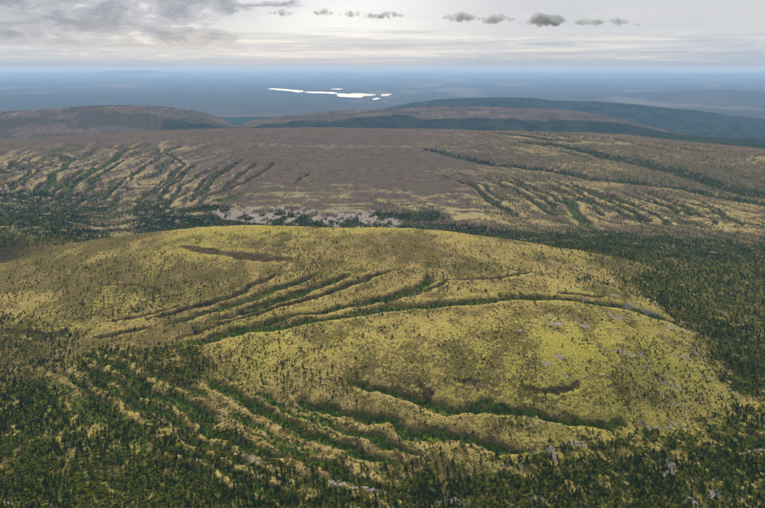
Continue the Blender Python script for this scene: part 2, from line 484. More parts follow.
# tree cover by district: outline, soft edge m, cover
WOODS = [
    ([(-150, 392), (0, 388), (45, 380), (80, 400), (100, 425), (150, 447), (200, 456), (260, 466), (330, 476), (420, 478), (520, 466), (600, 458), (700, 448), (765, 436), (900, 436), (950, 507), (950, 570), (380, 575), (-200, 570)], 12, .97),
    ([(60, 362), (100, 346), (140, 348), (195, 342), (212, 352), (205, 372), (190, 388), (205, 400), (230, 425), (290, 452), (400, 472), (300, 478), (150, 452), (80, 405)], 12, .62),
    ([(330, 452), (400, 462), (450, 446), (530, 450), (580, 436), (690, 430), (735, 405), (765, 390), (900, 390), (900, 445), (600, 470), (420, 482), (330, 476)], 12, .62),
    ([(-150, 300), (0, 305), (40, 318), (85, 338), (60, 366), (0, 390), (-150, 390)], 20, .42),
    ([(650, 300), (690, 322), (712, 345), (723, 375), (736, 402), (950, 402), (950, 250), (765, 252), (700, 262), (640, 268), (600, 272), (630, 285)], 42, .76),
    ([(560, 250), (640, 268), (700, 290), (690, 318), (640, 300), (590, 285)], 40, .34),
    ([(675, 325), (705, 350), (722, 400), (690, 425), (630, 420), (670, 395), (685, 362)], 18, .30),
    ([(640, 335), (690, 345), (705, 375), (690, 400), (640, 412), (600, 410), (630, 380)], 20, .16),
    ([(120, 340), (210, 350), (330, 345), (300, 395), (215, 380)], 25, .27),
    ([(0, 268), (150, 255), (200, 270), (150, 320), (60, 320), (0, 300)], 40, .21),
    ([(200, 350), (330, 350), (380, 420), (480, 432), (470, 448), (380, 460), (280, 430), (210, 395)], 15, .16),
    ([(440, 250), (560, 256), (640, 285), (560, 285), (450, 262)], 30, .13),
]


FELL_CHANNELS = [(p, hw * 1.2, d * 1.2, max(g, .4), max(t, .45)) for p, hw, d, g, t in FELL_CHANNELS]


def prep(lst): return [(smooth_line(cast_all(p[0])),) + tuple(p[1:]) for p in lst]
CHAN = prep(CHANNELS); FCHAN = prep(FELL_CHANNELS); HOLL = prep(HOLLOWS); OPEN = prep(OPENINGS); ROCK = prep(ROCKS)
WOOD = [(cast_all(p[0]),) + tuple(p[1:]) for p in WOODS]
SCREE = cast_all([(208, 212), (236, 207), (262, 205), (300, 206), (345, 209), (392, 212), (402, 221), (398, 229), (330, 226.5), (262, 225.5), (226, 221)])
GOLD = cast_all([(452, 216), (470, 211), (486, 213), (478, 219), (455, 221)])
SWEEP = smooth_line(cast_all([(110, 338), (150, 350), (185, 366), (208, 380), (237, 397), (268, 412), (308, 435), (360, 455), (420, 474), (470, 482)]))
AZ = lambda px, py=200: ray(px, py)[0]
dirL = np.subtract(cast(105, 212), cast(205, 168)); dirL = dirL / np.hypot(*dirL)
dirR = np.subtract(cast(610, 215), cast(500, 180)); dirR = dirR / np.hypot(*dirR)


def window(x, y, P, pad):
    lo = P.min(0) - pad; hi = P.max(0) + pad
    return np.nonzero((x > lo[0]) & (x < hi[0]) & (y > lo[1]) & (y < hi[1]))[0]


def fields(x, y):
    """everything that varies over the ground at points x, y (1-D arrays)"""
    s = look(GS, x, y); r = np.hypot(x, y); az = np.arctan2(x, y)
    n = len(x)
    carve = np.zeros(n); green = np.zeros(n); rim = np.zeros(n); rock = np.zeros(n); heath = np.zeros(n)
    opening = np.zeros(n); ctree = np.zeros(n); hollow = np.zeros(n); chan = np.zeros(n)
    near = (s < 7.2)
    wobx = x + (fbm(x, y, 22, 3, 5) - .5) * 14 + (fbm(x, y, 6, 2, 15) - .5) * 7; woby = y + (fbm(x, y, 22, 3, 6) - .5) * 14 + (fbm(x, y, 6, 2, 16) - .5) * 7
    wfx = x + (fbm(x, y, 60, 3, 7) - .5) * 30; wfy = y + (fbm(x, y, 60, 3, 8) - .5) * 40
    for lst, X, Y in ((CHAN, wobx, woby), (FCHAN, wfx, wfy)):
        for P, hw, dep, g, tr in lst:
            i = window(x, y, P, hw * 5 + 60)
            if not len(i): continue
            d, t = seg_dist(X[i], Y[i], P)
            ends = sstep(t, 0, .10) * (1 - sstep(t, .93, 1.0) * .7)
            wv = hw * (.75 + .5 * fbm(X[i], Y[i], 45, 2, 21)) * (.45 + .55 * ends)
            q = d / wv
            body = 1 - sstep(q, .62, 1.12)
            carve[i] = np.maximum(carve[i], dep * ends * np.exp(-(q * .95) ** 2))
            core = 1 - sstep(q, .35, .95)
            green[i] = np.maximum(green[i], core * g * (.55 + .45 * ends))
            patchy = (.30 + .85 * fbm(x[i], y[i] * .6, 9, 3, 23)) if (g < .2 and dep <= 2) else 1.0
            heath[i] = np.maximum(heath[i], body * (1 - .6 * g) * patchy)
            chan[i] = np.maximum(chan[i], body)
            rim[i] = np.maximum(rim[i], np.exp(-((q - 1.6) / .45) ** 2) * ends)
            ctree[i] = np.maximum(ctree[i], body * tr)
    for P, hw, dep in HOLL:
        i = window(x, y, P, hw * 5 + 60)
        if not len(i): continue
        d, t = seg_dist(wfx[i], wfy[i], P)
        e = sstep(t, 0, .25)
        q = d / (hw * (.45 + .55 * e))
        carve[i] = np.maximum(carve[i], dep * e * np.exp(-(q * .6) ** 2))
        hollow[i] = np.maximum(hollow[i], (1 - sstep(q, .7, 1.35)))
    for P, hw, a in OPEN:
        i = window(x, y, P, hw * 3 + 20)
        if not len(i): continue
        d, t = seg_dist(wobx[i], woby[i], P)
        opening[i] = np.maximum(opening[i], a * (1 - sstep(d / hw, .6, 1.9)) * (.25 + .75 * sstep(fbm(x[i], y[i] * .7, 7, 2, 89), .36, .56)))
    for P, hw, a in ROCK:
        i = window(x, y, P, hw * 3 + 20)
        if not len(i): continue
        d, t = seg_dist(wobx[i], woby[i], P)
        rock[i] = np.maximum(rock[i], .62 * a * (1 - sstep(d / hw, .4, 1.3)) * (.55 + .9 * fbm(x[i], y[i], 5, 3, 87)))
    # tree cover
    cover = np.zeros(n)
    clump = fbm(x, y, 34, 3, 31); clump2 = fbm(x, y, 110, 3, 33)
    for P, soft, c in WOOD:
        i = window(x, y, P, soft * 2)
        if not len(i): continue
        sd = poly_sd(wobx[i], woby[i], P)
        cover[i] = np.maximum(cover[i], c * sstep(sd + (clump[i] - .5) * soft * 2.2, -soft, soft))
    cover = np.maximum(cover, (1 - sstep(s, 6.2, 6.5)) * (.018 + .055 * sstep(clump2, .45, .65)))
    # ridges and furrows sweeping down the lower left flank, parallel to the long channel
    i = window(x, y, SWEEP, 170)
    if len(i):
        d, t = seg_dist(wobx[i], woby[i], SWEEP)
        side = ((x[i] - SWEEP[0, 0]) * (SWEEP[-1, 1] - SWEEP[0, 1]) - (y[i] - SWEEP[0, 1]) * (SWEEP[-1, 0] - SWEEP[0, 0])) > 0
        zone = side * sstep(d, 4, 14) * (1 - sstep(d, 85, 135)) * sstep(t, .0, .06) * (1 - sstep(t, .8, 1.0))
        st = fbm(d, t * 30, 8.5, 3, 161, .5)
        crest = zone * sstep(st, .50, .60); trough = zone * (1 - sstep(st, .38, .47))
        opening[i] = np.maximum(opening[i], crest * (.12 + .62 * sstep(fbm(x[i], y[i] * .7, 7, 2, 163), .36, .56)) * (1 - .35 * sstep(d, 60, 120)))
        green[i] = np.maximum(green[i], trough * .75)
        carve[i] = np.maximum(carve[i], zone * 2.2 * (1 - sstep(st, .40, .62)))
    sc = np.zeros(n)
    i = window(x, y, SCREE, 60)
    if len(i):
        sc[i] = sstep(poly_sd(wfx[i] * .5 + x[i] * .5, wfy[i] * .5 + y[i] * .5, SCREE), -14, 16)
    valley = sstep(s, 6.35, 6.8) * (1 - sstep(s + (clump2 - .5) * .8, 7.75, 8.25)) * sstep(az, AZ(95), AZ(165))
    valley = valley * (1 - sstep(az, AZ(430), AZ(520)))
    valley = np.maximum(valley, sstep(s, 6.2, 6.6) * (1 - sstep(s + (clump2 - .5) * .5, 7.6, 8.0)) * sstep(az, AZ(400), AZ(470)) * .95)
    valley = np.maximum(valley, .72 * sstep(s, 6.25, 6.6) * (1 - sstep(s + (clump2 - .5) * .9, 7.9, 9.0)) * (1 - sstep(az, AZ(60), AZ(190))))
    scree_gap = sc * sstep(fbm(x * 1.1, y * .42, 22, 4, 41, .62), .50, .56)
    cover = np.maximum(cover, valley * (1 - .97 * scree_gap) * (.62 + .38 * sstep(clump, .28, .5)))
    rock = np.maximum(rock, scree_gap * .66)
    # the fell behind: stripes of lichen and scrub running down its flanks
    fell = sstep(s, 6.8, 7.2) * (1 - sstep(s, 10.0, 10.2))
    aL = (x * dirL[0] + y * dirL[1]); bL = (-x * dirL[1] + y * dirL[0])
    aR = (x * dirR[0] + y * dirR[1]); bR = (-x * dirR[1] + y * dirR[0])
    wl = (fbm(x, y, 320, 3, 51) - .5) * 190
    stL = fbm(aL / 9.0, (bL + wl), 17, 3, 53, .5); stR = fbm(aR / 12.0, (bR + wl * .6), 13, 3, 57, .5)
    zl = (1 - sstep(az, AZ(165), AZ(290))) * (1 - sstep(s + (clump2 - .5) * .6, 9.5, 9.9))
    zr = sstep(az, AZ(430), AZ(530)) * (1 - sstep(s, 9.9, 10.1))
    lichL = zl * (.36 + .64 * sstep(stL, .46, .62)) * (.45 + .9 * (clump2 - .2)); lichR = zr * (.30 + .70 * sstep(stR, .50, .66)) * (.3 + .9 * (clump2 - .2))
    darkL = zl * (1 - sstep(stL, .36, .43)); darkR = zr * (1 - sstep(stR, .38, .45))
    carve = np.maximum(carve, fell * 3.5 * np.maximum(darkL, darkR))
    green = np.maximum(green, fell * .48 * np.maximum(darkL, darkR))
    heath = np.maximum(heath, fell * .55 * np.maximum(darkL, darkR))
    base_fell = sstep(s + (clump2 - .5) * .5, 8.05, 8.15) * (1 - sstep(s + (clump2 - .5) * .7, 8.35, 8.7)) * sstep(fbm(x, y * 2, 60, 4, 59, .65), .46, .56)
    gold = np.zeros(n)
    i = window(x, y, GOLD, 40)
    if len(i): gold[i] = sstep(poly_sd(wfx[i] * .4 + x[i] * .6, wfy[i] * .4 + y[i] * .6, GOLD), -12, 14)
    yel = np.exp(-((s - 9.45) / .06) ** 2) * sstep(az, AZ(230), AZ(270)) * (1 - sstep(az, AZ(390), AZ(470)))
    streak = sstep(fbm(x * .4, y * 1.6, 130, 3, 63), .60, .72)
    lf = fell * np.clip(.72 * lichL + .50 * lichR + .55 * base_fell * sstep(az, AZ(190), AZ(260)) + .35 * yel + .3 * streak * sstep(az, AZ(380), AZ(430)), 0, 1)
    cover = np.maximum(cover, fell * .5 * np.maximum(darkL * (1 - sstep(s, 9.3, 9.7)), darkR * .8))
    cover = np.maximum(cover, fell * (.05 + .16 * sstep(clump2, .42, .6)) * zr * (1 - sstep(s, 9.3, 10)))
    cover = np.maximum(cover, fell * .14 * (1 - sstep(s, 8.1, 8.9)) * (1 - sstep(az, AZ(100), AZ(190))))
    # lichen heath on the two near domes
    dome = (1 - sstep(s, 6.5, 6.95))
    big = fbm(x, y * .7, 60, 4, 71); mid = fbm(x, y * .55, 16, 3, 73)
    top1 = np.exp(-(((x - cast_pt[0]) / 190) ** 2 + ((y - cast_pt[1]) / 95) ** 2))
    top2 = np.exp(-((s - 6.0) / .18) ** 2) * sstep(az, AZ(150), AZ(190)) * (1 - sstep(az, AZ(420), AZ(520)))
    lich = dome * np.clip(.47 + .85 * (big - .5) + .5 * (mid - .5) + .12 * top1 + .22 * top2, 0, 1)
    brown = dome * np.maximum(sstep(fbm(x * .55, y * .8, 120, 4, 77), .50, .68), .75 * sstep(fbm(x, y * .7, 50, 4, 78), .42, .62) * sstep(s, 4.9, 5.3) * (1 - sstep(az, AZ(260), AZ(460)))) * (1 - .7 * top1) * (1 - top2)
    lich *= 1 - .5 * brown
    sage = dome * np.clip(top1 * 1.0 + .5 * sstep(fbm(x, y, 140, 3, 79), .5, .7) + .35 * top2, 0, 1)
    rk = dome * sstep(az, AZ(500), AZ(560)) * sstep(fbm(x, y, 16, 3, 81), .66, .74) * sstep(s, 3.3, 3.7) * (1 - sstep(cover, .2, .4)) * .55
    rock = np.maximum(rock, rk)
    lich = np.maximum(lich, lf)
    lich = np.maximum(lich, gold * .95)
    lich = np.clip(lich * (1 - chan) + rim * .30 * (lich > .02), 0, 1)
    lich = np.maximum(lich, opening * .95)
    cover = np.maximum(cover * (1 - .80 * opening) * (1 - .85 * np.clip(chan * 1.2 * near, 0, 1)) * (1 - .9 * rock) * (1 - .9 * gold), ctree * (1 - rock))
    cover = np.maximum(cover, hollow * .85)
    # small gaps of lichen all through the woods
    gap = sstep(fbm(x, y * .8, 7, 3, 83, .6), .57, .66) * (cover > .3)
    cover = cover * (1 - .75 * gap)
    lich = np.where(cover > .3, np.maximum(lich * (1 - .6 * sstep(cover, .3, .7)), gap * .58), lich)
    woods = sstep(cover, .25, .75)
    far = sstep(s, 10.0, 10.3)
    # far hills: wood along the foot of the right-hand hill, bare tops
    fw = fbm(x, y, 420, 4, 91)
    right = sstep(az, AZ(232, 125), AZ(262, 125))
    fwood = far * (1 - sstep(s + (fw - .5) * .45, 12.52, 12.60)) * right * (.75 + .25 * sstep(fbm(x, y, 90, 3, 92), .3, .55))
    fwood = np.maximum(fwood, sstep(s, 13.05, 13.3) * (1 - sstep(s, 14.6, 14.9)))
    fwood = np.maximum(fwood, far * (1 - right) * sstep(az, AZ(120, 125), AZ(200, 125)) * (1 - sstep(s + (fw - .5) * .4, 12.5, 12.58)))
    fwood = np.maximum(fwood, far * (1 - right) * sstep(fw, .55, .62) * .5 * (s < 13.4))
    fwood = np.maximum(fwood, far * (s < 13.4) * .46 * sstep(fbm(x, y * .7, 120, 4, 99, .6), .40, .56))
    ridge = sstep(s, 14.2, 14.5) * (1 - sstep(s, 15.4, 15.8)); fwood = np.maximum(fwood, ridge * .9)
    plain = sstep(s, 15.5, 15.9)
    pn = fbm(x, y * .35, 1900, 4, 93)
    fwood = np.maximum(fwood, plain * (.62 + .38 * sstep(pn, .30, .5)))
    bog = plain * .20 + plain * .4 * sstep(fbm(x * .8, y * .25, 1300, 4, 95, .6), .60, .70)
    flich = far * (s < 13.4) * sstep(fbm(x, y * .45, 34, 4, 97, .6), .52, .66) * .42 * sstep(fbm(x, y, 600, 3, 98), .45, .6)
    lich = np.maximum(lich, np.where(fwood < .5, flich, 0))
    woods = np.maximum(woods, fwood)
    purple = fell * (1 - .4 * zr) + far * (s < 99)
    return dict(s=s, r=r, az=az, carve=carve, green=np.clip(green + .25 * gold * 0, 0, 1), heath=heath, rock=rock, lich=lich, cover=cover, woods=woods,
                purple=np.clip(purple, 0, 1), sage=sage, bog=bog, fell=fell, chan=chan, opening=opening, plain=plain)


cast_pt = cast(570, 345)


def relief(x, y, f):
    s = f['s']
    near = 1 - sstep(s, 6.2, 7.5)
    z = (fbm(x, y, 90, 4, 101) - .5) * 7 * near + (fbm(x, y, 18, 3, 103) - .5) * 1.7 * near
    mid = sstep(s, 6.5, 7.6) * (1 - sstep(s, 10.05, 10.8))
    z = z + mid * ((fbm(x, y, 240, 4, 105) - .5) * 13 + (fbm(x, y, 40, 3, 106) - .5) * 4) * (1 - .6 * np.exp(-((s - 10) / .15) ** 2))
    hills = sstep(s, 11.5, 12.2) * (1 - sstep(s, 15.5, 16))
    z = z + hills * ((fbm(x, y, 500, 4, 107) - .5) * 26)
    z = z + f['plain'] * (fbm(x, y, 4200, 3, 109) - .5) * 16
    return z - f['carve']


# --- evaluate on the sheet
fx, fy = GX.ravel(), GY.ravel()
F = fields(fx, fy)
GZ = GZ + relief(fx, fy, F).reshape(GZ.shape)
ground_z = lambda x, y: look(GZ, np.asarray(x, float), np.asarray(y, float))

# ------------------------------------------------------------------ ground material
def ground_material():
    m = bpy.data.materials.new('ground_cover')
    m.use_nodes = True
    t = NT(m.node_tree)
    bsdf = t.n['Principled BSDF']
    geo = t.node('ShaderNodeNewGeometry')
    P = geo.outputs['Position']

    mp = t.node('ShaderNodeMapping')
    mp.inputs['Scale'].default_value = (1, .55, 1)
    t.l.new(P, mp.inputs['Vector'])
    P = mp.outputs[0]

    def attr(name):
        a = t.node('ShaderNodeAttribute', attribute_name=name)
        s = t.node('ShaderNodeSeparateColor')
        t.l.new(a.outputs['Color'], s.inputs[0])
        return s.outputs[0], s.outputs[1], s.outputs[2]
    lich, green, rock = attr('cover_a')
    woods, purple, sage = attr('cover_b')
    heath, bog, chan = attr('cover_c')
    n1 = t.noise(P, .75, 3, .65); n2 = t.noise(P, .27, 4, .68); n3 = t.noise(P, .045, 4, .6); n4 = t.noise(P, .009, 5, .6)
    hth = t.mix(t.step(n1, .38, .62), (.070, .060, .016), (.165, .138, .038))
    hth = t.mix(t.mul(t.step(n3, .40, .62), .8), hth, (.135, .100, .045))
    pur = t.mix(t.step(n3, .38, .62), (.080, .058, .046), (.128, .094, .072))
    pur = t.mix(t.mul(t.step(n2, .42, .62), .5), pur, (.150, .122, .074))
    pur = t.mix(t.mul(t.step(n4, .42, .62), .55), pur, (.100, .088, .048))
    base = t.mix(purple, hth, pur)
    lic = t.mix(t.step(n1, .36, .64), (.205, .150, .040), (.48, .380, .150))
    lic = t.mix(t.mul(t.step(n3, .42, .6), .5), lic, (.24, .172, .045))
    lsage = t.mix(t.step(n1, .36, .64), (.195, .178, .022), (.42, .385, .070))
    lic = t.mix(t.mul(sage, .75), lic, lsage)
    lic = t.mix(t.mul(purple, .55), lic, (.31, .265, .145))
    brk = t.add(t.mul(t.sub(n2, .5), 1.7), t.add(t.mul(t.sub(n1, .5), 1.1), t.mul(t.sub(n3, .5), .9)))
    fl = t.mul(t.step(t.add(lich, brk), .32, .70), t.step(lich, .02, .12))
    c = t.mix(fl, base, lic)
    hf = t.step(t.add(heath, t.mul(brk, .35)), .35, .75)
    hcol = t.mix(t.step(n2, .38, .62), (.038, .027, .012), (.085, .062, .028))
    c = t.mix(t.mul(hf, .85), c, hcol)
    grn = t.mix(t.step(n2, .38, .62), (.030, .060, .008), (.105, .145, .018))
    gf = t.step(t.add(green, t.mul(brk, .35)), .32, .7)
    c = t.mix(gf, c, grn)
    flo = t.mix(t.step(n2, .38, .62), (.026, .036, .006), (.15, .140, .022))
    flo = t.mix(purple, flo, t.mix(t.step(n4, .4, .6), (.014, .026, .012), (.040, .052, .026)))
    c = t.mix(t.step(t.add(woods, t.mul(brk, .3)), .35, .7), c, flo)
    rck = t.mix(t.step(n1, .38, .62), (.15, .128, .107), (.38, .33, .28))
    c = t.mix(t.step(t.add(rock, t.mul(brk, .45)), .36, .60), c, rck)
    c = t.mix(t.mul(bog, .8), c, (.22, .20, .15))
    t.l.new(c, bsdf.inputs['Base Color'])
    bsdf.inputs['Roughness'].default_value = 1.0
    bsdf.inputs['Specular IOR Level'].default_value = 0.0
    bmp = t.node('ShaderNodeBump')
    bmp.inputs['Strength'].default_value = 1.0
    bmp.inputs['Distance'].default_value = 1.8
    t.l.new(t.add(t.mul(n1, .5), n2), bmp.inputs['Height'])
    t.l.new(bmp.outputs[0], bsdf.inputs['Normal'])
    return m


GM = ground_material()
coords = np.stack([fx, fy, GZ.ravel()], 1).astype(np.float32)
one = np.ones_like(F['lich'])
ATT = {'cover_a': np.stack([F['lich'], F['green'], F['rock'], one], 1), 'cover_b': np.stack([F['woods'], F['purple'], F['sage'], one], 1),
       'cover_c': np.stack([F['heath'], F['bog'], F['chan'], one], 1)}
smid = .25 * (GS[:-1, :-1] + GS[1:, :-1] + GS[:-1, 1:] + GS[1:, 1:])
amid = np.broadcast_to((.5 * (AG[:-1] + AG[1:]))[None], smid.shape)


def sheet(name, mask, label):
    ii, jj = np.nonzero(mask)
    quads = np.stack([ii * NA + jj, ii * NA + jj + 1, (ii + 1) * NA + jj + 1, (ii + 1) * NA + jj], 1)
    used, inv = np.unique(quads, return_inverse=True)
    inv = inv.reshape(-1)
    me = bpy.data.meshes.new(name)
    me.vertices.add(len(used)); me.vertices.foreach_set('co', coords[used].ravel())
    me.loops.add(len(inv)); me.loops.foreach_set('vertex_index', inv.astype(np.int32))
    nf = len(quads)
    me.polygons.add(nf)
    me.polygons.foreach_set('loop_start', np.arange(0, nf * 4, 4, dtype=np.int32))
    me.polygons.foreach_set('use_smooth', np.ones(nf, bool))
    me.update(calc_edges=True)
    for k, v in ATT.items():
        a = me.attributes.new(k, 'FLOAT_COLOR', 'POINT')
        a.data.foreach_set('color', v[used].astype(np.float32).ravel())
    me.materials.append(GM)
    o = bpy.data.objects.new(name, me)
    col.objects.link(o)
    return tag(o, label, kind='structure')


gapaz = AZ(238, 125)
sheet('near_hill', smid < 7.0, 'near lichen-covered hill with two domes and meltwater channels')
sheet('middle_fell', (smid >= 7.0) & (smid < 11.0), 'broad brown fell with pale stripes beyond the wooded valley')
sheet('far_hill', (smid >= 11) & (smid < 14) & (amid < gapaz), 'low purple hill behind the left end of the fell')
sheet('far_hill', (smid >= 11) & (smid < 14) & (amid >= gapaz), 'long wooded hill behind the right half of the fell')
sheet('distant_ridge', (smid >= 14) & (smid < 16), 'dark blue ridge and lowland behind the far hills')
sheet('lowland_plain', smid >= 16, 'hazy blue forest plain reaching to the horizon')

# ------------------------------------------------------------------ lakes on the plain
def water_material():
    m = bpy.data.materials.new('lake_water')
    m.use_nodes = True
    b = m.node_tree.nodes['Principled BSDF']
    b.inputs['Base Color'].default_value = (.02, .03, .035, 1)
    b.inputs['Roughness'].default_value = .43
    b.inputs['IOR'].default_value = 1.33
    return m


WM = water_material()
def plane_hit(px, py, z):
    a, s = ray(px, py); r = (z - H) / s
    return r * math.sin(a), r * math.cos(a)


LAKES = [
    ([(271, 89.3), (276, 88.9), (284, 89.1), (291, 89.8), (299, 90.5), (305, 91.2), (303, 92.0), (297, 92.2), (292, 91.4), (284, 90.5), (277, 90.0)], 'long thin white lake at the left end of the chain of lakes'),
    ([(306, 92.0), (314, 91.8), (324, 91.9), (333, 92.3), (338, 93.2), (333, 93.8), (323, 93.3), (312, 93.1)], 'narrow white lake in the middle of the chain of lakes'),
    ([(337, 94.0), (343, 93.4), (349, 94.2), (355, 93.2), (363, 93.3), (374, 94.7), (371, 95.8), (364, 96.0), (363, 97.3), (355, 97.7), (348, 97.2), (342, 96.9), (336, 95.9)], 'largest white lake with a notched outline on the plain'),
    ([(380, 94.6), (386, 94.0), (391, 94.3), (389, 95.7), (382, 95.9)], 'small white lake at the right end of the chain of lakes'),
    ([(372, 98.8), (377, 98.0), (380, 98.5), (377, 99.7), (373, 99.9)], 'smallest white lake just below the largest lake'),
    ([(329, 89.1), (336, 88.7), (343, 88.9), (338, 89.5)], 'faint thin lake just above the white chain of lakes'),
]
for pts, lab in LAKES:
    P = np.array([plane_hit(a, b, -288) for a, b in pts])
    Q = smooth_line(np.vstack([P, P[:1]]), 6)[:-1]
    bm = bmesh.new()
    ctr = Q.mean(0)
    vsx = []
    for k, (qx, qy) in enumerate(Q):
        g = 1 + .30 * (mnoise.noise(Vector((qx / 160, qy / 700, 3.0))))
        vsx.append(bm.verts.new((ctr[0] + (qx - ctr[0]) * g, ctr[1] + (qy - ctr[1]) * g, -286)))
    f = bm.faces.new(vsx)
    if f.normal.z < 0: f.normal_flip()
    bmesh.ops.triangulate(bm, faces=[f])
    bm.normal_update()
    for ff in bm.faces:
        if ff.normal.z < 0: ff.normal_flip()
    me = bpy.data.meshes.new('lake'); bm.to_mesh(me); bm.free()
    me.materials.append(WM)
    o = bpy.data.objects.new('lake', me); col.objects.link(o)
    tag(o, lab, kind='structure')

# ------------------------------------------------------------------ plant and rock materials
def leaf_material(name, c1, c2, trans=.0):
    m = bpy.data.materials.new(name)
    m.use_nodes = True
    t = NT(m.node_tree)
    b = t.n['Principled BSDF']
    oi = t.node('ShaderNodeObjectInfo')
    geo = t.node('ShaderNodeNewGeometry')
    n = t.noise(geo.outputs['Position'], .9, 2, .5)
    f = t.add(t.mul(oi.outputs['Random'], .65), t.mul(n, .35))
    t.l.new(t.mix(f, c1, c2), b.inputs['Base Color'])
    b.inputs['Roughness'].default_value = .8
    b.inputs['Specular IOR Level'].default_value = .03
    if trans:
        tr = t.node('ShaderNodeBsdfTranslucent')
        t.l.new(t.mix(f, c1, c2), tr.inputs[0])
        mx = t.node('ShaderNodeMixShader'); mx.inputs[0].default_value = trans
        t.l.new(b.outputs[0], mx.inputs[1]); t.l.new(tr.outputs[0], mx.inputs[2])
        t.l.new(mx.outputs[0], t.n['Material Output'].inputs[0])
    return m


M_SPR = leaf_material('spruce_needles', (.011, .027, .004), (.064, .094, .011))
M_BIR = leaf_material('birch_leaves', (.058, .100, .007), (.21, .235, .020), .5)
M_WIL = leaf_material('willow_leaves', (.036, .080, .007), (.11, .165, .020), .4)
M_SHR = leaf_material('dwarf_shrub_leaves', (.016, .022, .005), (.060, .058, .012), .0)
M_BRK = leaf_material('bark', (.055, .042, .032), (.10, .085, .07))
M_PBK = leaf_material('pale_bark', (.22, .21, .19), (.36, .34, .31))


def rock_material():
    m = bpy.data.materials.new('lichen_spotted_rock')
    m.use_nodes = True
    t = NT(m.node_tree)
    b = t.n['Principled BSDF']
    geo = t.node('ShaderNodeNewGeometry'); oi = t.node('ShaderNodeObjectInfo')
    n = t.noise(geo.outputs['Position'], .8, 4, .6)
    c = t.mix(t.step(n, .35, .65), (.17, .15, .13), (.38, .335, .29))
    c = t.mix(t.mul(t.step(t.noise(geo.outputs['Position'], .25, 3, .6), .5, .65), .5), c, (.30, .28, .17))
    t.l.new(c, b.inputs['Base Color'])
    b.inputs['Roughness'].default_value = .95
    return m


M_ROCK = rock_material()
M_WROCK = leaf_material('white_quartzite', (.42, .41, .40), (.60, .59, .58))


def mesh_from(name, verts, faces, mat, smooth=False):
    me = bpy.data.meshes.new(name)
    me.from_pydata(verts, [], faces)
    me.materials.append(mat)
    if smooth: me.polygons.foreach_set('use_smooth', [True] * len(faces))
    me.update()
    return me


def trunk_geo(h, r, lean=.0, seed=0, limbs=0):
    rr = random.Random(seed)
    V, Fc = [], []
    rings = 4
    for k in range(rings + 1):
        z = -.5 + (h + .5) * k / rings
        rad = r * (1 - .85 * k / rings)
        ox = lean * (k / rings) ** 2
        for a in range(5):
            V.append((ox + rad * math.cos(a * 1.2566), rad * math.sin(a * 1.2566), z))
    for k in range(rings):
        for a in range(5):
            Fc.append((k * 5 + a, k * 5 + (a + 1) % 5, (k + 1) * 5 + (a + 1) % 5, (k + 1) * 5 + a))
    for q in range(limbs):
        z0 = h * rr.uniform(.35, .75); an = rr.uniform(0, 6.28); L = h * rr.uniform(.22, .36)
        b = len(V)
        ex, ey, ez = L * math.cos(an), L * math.sin(an), z0 + L * rr.uniform(.5, .9)
        w0 = r * .4
        px, py = -math.sin(an) * w0, math.cos(an) * w0
        V += [(px, py, z0), (-px, -py, z0), (0, 0, z0 + w0 * 1.6), (ex, ey, ez)]
        Fc += [(b, b + 1, b + 3), (b + 1, b + 2, b + 3), (b + 2, b, b + 3)]
    return V, Fc


def spruce_geo(h, w, seed):
    """drooping whorls of branches, ragged outline, gaps"""
    rr = random.Random(seed)
    V, Fc = [], []
    tiers = 8
    for k in range(tiers):
        f = k / (tiers - 1)
        z = h * (.10 + .82 * f)
        rad = w * (1 - f) ** .8 * rr.uniform(.8, 1.15) + .10
        nb = 9 if k < 5 else 6
        off = rr.uniform(0, 6.28)
        for q in range(nb):
            if rr.random() < .10: continue
            a = off + q * 6.283 / nb + rr.uniform(-.2, .2)
            L = rad * rr.uniform(.65, 1.2)
            hw = 6.283 / nb * .55
            droop = -L * rr.uniform(.25, .55)
            b = len(V)
            top = h * .13 * rr.uniform(.8, 1.2)
            V += [(0, 0, z + top), (L * .62 * math.cos(a - hw), L * .62 * math.sin(a - hw), z + droop * .5),
                  (L * math.cos(a), L * math.sin(a), z + droop), (L * .62 * math.cos(a + hw), L * .62 * math.sin(a + hw), z + droop * .5),
                  (L * .55 * math.cos(a), L * .55 * math.sin(a), z + droop * .1 + .18)]
            Fc += [(b, b + 1, b + 4), (b, b + 4, b + 3), (b + 1, b + 2, b + 4), (b + 4, b + 2, b + 3)]
    b = len(V)
    V += [(.16, 0, h * .9), (-.08, .14, h * .9), (-.08, -.14, h * .9), (0, 0, h * 1.04)]
    Fc += [(b, b + 1, b + 3), (b + 1, b + 2, b + 3), (b + 2, b, b + 3)]
    return V, Fc


